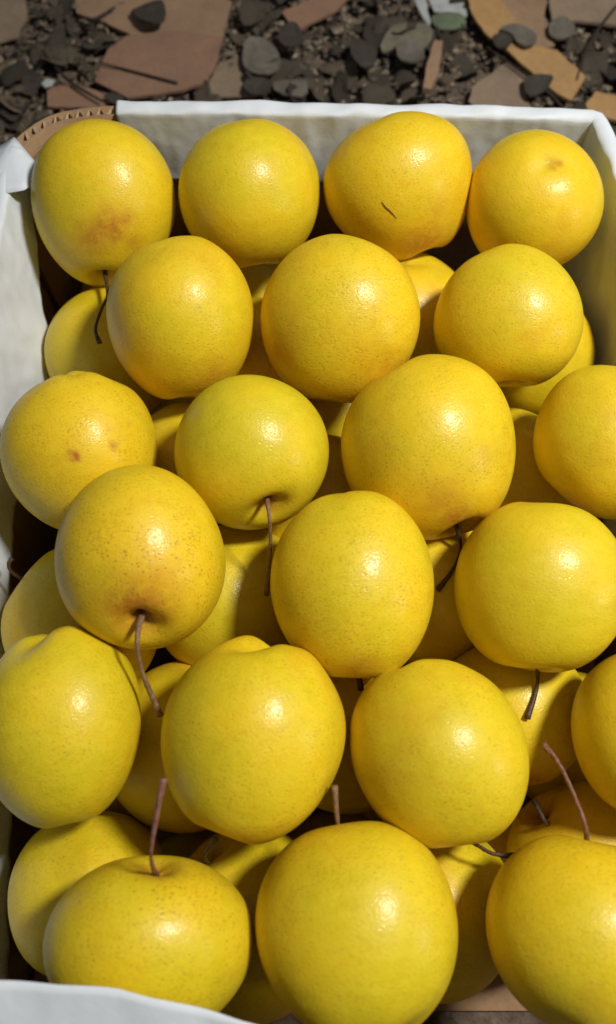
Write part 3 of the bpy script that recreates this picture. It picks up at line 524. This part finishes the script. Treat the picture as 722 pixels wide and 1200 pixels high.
# ---------------------------------------------------------------- pears
def unit_pear(seed, nl, nt_, narrow, scv, cc, lob):
    """pear of unit size with its stem end on +Z: narrowed shoulder, stem hollow, lobed calyx basin"""
    rng = np.random.RandomState(seed)
    W = rng.normal(size=(7, 3)); W /= np.linalg.norm(W, axis=1)[:, None]
    W *= np.array([1.3, 1.7, 2.1, 2.6, 3.2, 4.2, 5.])[:, None]
    A = np.array([.03, .034, .026, .021, .014, .007, .004]); PH = rng.uniform(0, 6.28, 7)
    p1, p2 = rng.uniform(0, 6.28, 2)
    k = np.arange(1, nt_) / nt_
    t = math.pi * (k - .10 * np.sin(2 * math.pi * k) / (2 * math.pi) * 2)
    t = np.concatenate([[0], t, [math.pi]])
    th = np.arange(nl) * 2 * math.pi / nl
    T, H = np.meshgrid(t, th, indexing='ij')
    rho = np.sin(T) * (1 - narrow * np.cos(T)); z = np.cos(T)
    z = z - np.where(T < 1.5, scv * np.exp(-(rho / .19) ** 2) + .05 * np.exp(-(rho / .45) ** 2) * (1 + .5 * np.cos(2 * H + p2)), 0)
    lobes = 1 + lob * (np.cos(2 * H + p1) + .6 * np.cos(3 * H + p2) + .3 * np.cos(5 * H + p1)) * np.exp(-((rho - .4) / .3) ** 2) * (T > 1.5)
    z = z * lobes + np.where(T > 1.5, cc * np.exp(-(rho / .25) ** 2), 0)
    U = np.stack([np.sin(T) * np.cos(H), np.sin(T) * np.sin(H), np.cos(T)], -1)
    d = (A * np.sin(U @ W.T + PH)).sum(-1)
    P = np.stack([rho * np.cos(H), rho * np.sin(H), z], -1) * (1 + d)[..., None]
    P = np.vstack([P[0, :1], P[1:-1].reshape(-1, 3), P[-1, :1]])
    rr = np.concatenate([[0], rho[1:-1].ravel(), [0]]); tt = np.concatenate([[0], T[1:-1].ravel(), [math.pi]])
    n = len(t) - 2; F = []
    for j in range(nl):
        j2 = (j + 1) % nl; F.append((0, 1 + j, 1 + j2)); e = 1 + (n - 1) * nl; F.append((e + j2, e + j, 1 + n * nl))
    for i in range(n - 1):
        for j in range(nl):
            j2 = (j + 1) % nl; a = 1 + i * nl; F.append((a + j, a + nl + j, a + nl + j2, a + j2))
    return P, F, rr, tt
TOP = 'pears of the upper layer'; LOW = 'pears of the lower layer'
# key: label, ripeness (0 greenish .. 1 orange), freckles, stem material
INFO = dict(
 A=('yellow pear with a russet blush on its lower side in the bare cardboard corner', .35, .5, 'stem_dark'),
 B=('smooth yellow pear at the back paper between the blushed and the scratched pear', .3, .35, ''),
 C=('yellow pear with a thin dark scratch on its face at the back paper', .6, .7, ''),
 D=('pear with a small pinkish scar in the paper lined far right corner', .62, .3, ''),
 E=('round pear half covering the blushed corner pear', .55, .6, ''),
 F=('big finely freckled pear directly in front of the scratched pear', .55, .9, ''),
 G=('squat flat bottomed pear in front of the pink scarred corner pear', .4, .6, ''),
 H=('lumpy pear with two brown bruise spots beside the left paper liner', .5, .9, ''),
 I=('greenish yellow pear with a straight dark stem hanging from its hollow', .12, .4, 'stem_brown'),
 J=('large pear tapering down to a shadowed stem just right of the greenish pear', .5, .7, 'stem_dark'),
 K=('plain pear cut off by the right picture edge above the widest pear', .45, .4, ''),
 L=('freckled pear with a reddish stem hollow and a long bent brown stem', .6, 1., 'stem_brown'),
 M=('oval pear in the middle of the box between the reddish hollowed and the widest pear', .4, .8, 'stem_dark'),
 N=('wide pear with a short dark stem under it near the right edge', .3, .3, 'stem_dark'),
 O=('large pear cut off by the left picture edge under the reddish hollowed pear', .22, .7, ''),
 P=('heart topped pear with a small dark nick on its upper right', .4, .7, ''),
 Q=('pear with a shallow notch on top and a dark curved stem below its right side', .3, .7, 'stem_dark'),
 R=('pear cut off by the right picture edge beside the notched pear', .5, .4, ''),
 S=('nearest left pear with an upright reddish stem, half under the paper flap', .28, .9, 'stem_pink'),
 T=('nearest middle pear with a short pale brown stem tip showing behind its top', .3, .7, 'stem_brown'),
 U=('nearest right pear with a long thin reddish stem leaning left', .42, .6, 'stem_pink'),
 a=('lower pear at the left, crossed by the hooked stem of the blushed corner pear', .4, .4, ''),
 b=('lower pear barely showing beneath the scratched pear', .4, .4, ''),
 b2=('lower pear in the dark gap between the second row left and middle pears', .6, .4, ''),
 c=('lower pear peeping out below the squat pear near the right wall', .45, .4, ''),
 d=('lower pear in the small gap beside the bruised pear and above the reddish hollowed pear', .4, .4, ''),
 e=('lower pear between the large tapering pear and the right edge pear', .45, .4, ''),
 p=('lower pear in the black gap between the greenish pear and the large tapering pear', .6, .4, ''),
 f=('lower pear against the left paper liner with a tiny hooked stem', .45, .5, 'stem_dark'),
 g=('lower pear under the straight hanging stem of the greenish pear', .15, .4, ''),
 h=('lower pear showing between the middle oval pear and the wide pear', .5, .4, ''),
 i=('lower pear under the tip of the long bent brown stem', .3, .4, ''),
 q=('lower pear almost hidden between the heart topped and the notched pears', .4, .4, ''),
 j=('lower pear under the wide pear with a reddish lower side', .5, .5, ''),
 n=('shadowed lower pear behind the nearest right pear with a dark stem', .7, .3, 'stem_dark'),
 k=('lower pear at the left behind the nearest left pear, crossed by a stem shadow', .35, .6, ''),
 l=('lower pear in the gap between the nearest left and nearest middle pears', .45, .4, 'stem_grey'),
 m=('lower pear in the gap between the nearest middle and nearest right pears', .2, .6, ''))
for i_, (src, under) in enumerate([('A', 'blushed corner'), ('B', 'smooth back row'), ('E', 'round second row'), ('F', 'big finely freckled'), ('H', 'bruised'), ('I', 'greenish'), ('J', 'large tapering'), ('M', 'middle oval'),
        ('O', 'left edge'), ('P', 'heart topped'), ('Q', 'notched'), ('R', 'lower right edge'), ('S', 'nearest left'), ('T', 'nearest middle'), ('U', 'nearest right')]):
    b_ = PEARS[src]; kk = src.lower() + '_bottom'
    PEARS[kk] = dict(b_, c=[b_['c'][0] + (.02 if src == 'm' else 0), b_['c'][1] + (-.045 if src == 'm' else .004), GZ + .005 + .0425], M=list(np.array(PEARS['e']['M']) * .96), R=PEARS['e']['R'], shape=PEARS['e']['shape'], seed=b_['seed'] + 3, stem=[], marks=[], scratch=[])
    INFO[kk] = ('bottom layer pear in the dark gaps deep under the %s pear' % under, .5, .4, '')
pear_objs = {}
for key, d in PEARS.items():
    lab, ripe, frk, sm = INFO[key]; top = key.isupper()
    P, F, rr, tt = unit_pear(d['seed'], *((96, 76) if top else (40, 32) if 'bottom' in key else (64, 52)), *d['shape'])
    Mm = np.array(d['M']).reshape(3, 3); Rm = np.array(d['R']).reshape(3, 3)
    P = P @ Mm.T
    me = bpy.data.meshes.new('pear'); me.from_pydata([tuple(p) for p in P], [], F); me.materials.append(M['pear'])
    me.polygons.foreach_set('use_smooth', [True] * len(F))
    at_ = me.attributes.new('stem_end', 'FLOAT', 'POINT'); at_.data.foreach_set('value', (np.exp(-(rr / .17) ** 2) * (tt < 1.4) * .9 + .22 * np.exp(-(rr / .5) ** 2) * (tt < 1.4) * (1 if ripe > .4 else .3)).clip(0, 1).astype(np.float32))
    at_ = me.attributes.new('calyx_end', 'FLOAT', 'POINT'); at_.data.foreach_set('value', (np.exp(-(rr / .09) ** 2) * (tt > 1.6)).astype(np.float32))
    mk = np.zeros(len(P))
    for x, y, z, r_, s_ in d['marks']:
        dd = np.linalg.norm(P - np.array([x, y, z]), axis=1)
        mk = np.maximum(mk, s_ * np.exp(-(dd / r_) ** (2 if r_ > .006 else 4)))
    at_ = me.attributes.new('mark', 'FLOAT', 'POINT'); at_.data.foreach_set('value', mk.astype(np.float32))
    o = bpy.data.objects.new('pear', me); sc.collection.objects.link(o)
    q = Matrix(Rm.tolist()); o.matrix_world = Matrix.Translation(d['c']) @ q.to_4x4()
    o['skin_seed'] = float(d['seed'] % 37) * .31; o['ripeness'] = float(ripe); o['freckles'] = float(frk) * .8
    tag(o, lab, 'pear', TOP if top else 'pears of the bottom layer' if 'bottom' in key else LOW); pear_objs[key] = (o, P, F)
    if d['scratch']:
        from mathutils.bvhtree import BVHTree
        bv = BVHTree.FromPolygons([tuple(p) for p in P], F)
        pts = []
        for p in d['scratch']:
            h = bv.find_nearest(Vector(p)); pts.append(h[0] + h[1] * .0001)
        sl = tube('scratch', pts, [.00015] + [.0004 if key == 'C' else .0005] * (len(pts) - 2) + [.0001], M['scratch'], o, ns=6)
    if d['stem'] and sm:
        n = len(d['stem']); th = {'S': .0008, 'U': .0009, 'L': .0010, 'A': .0009}.get(key, .0009)
        rad = [th * 1.9] + [th] * (n - 2) + [th * 1.8]
        if key == 'U': rad[-1] = th * 1.9; rad[-2] = th * 1.1
        if key == 'S': rad = [th * 1.8, th * .85, th * 1.3, th * 1.7]
        if key == 'L': rad = [th * 1.8, th * 1.1, th, th * 1.7]
        inv = (Matrix.Translation(d['c']) @ q.to_4x4()).inverted()
        tube('stem', d['stem'], rad[:n], M[sm], o, ns=10, inv=inv)
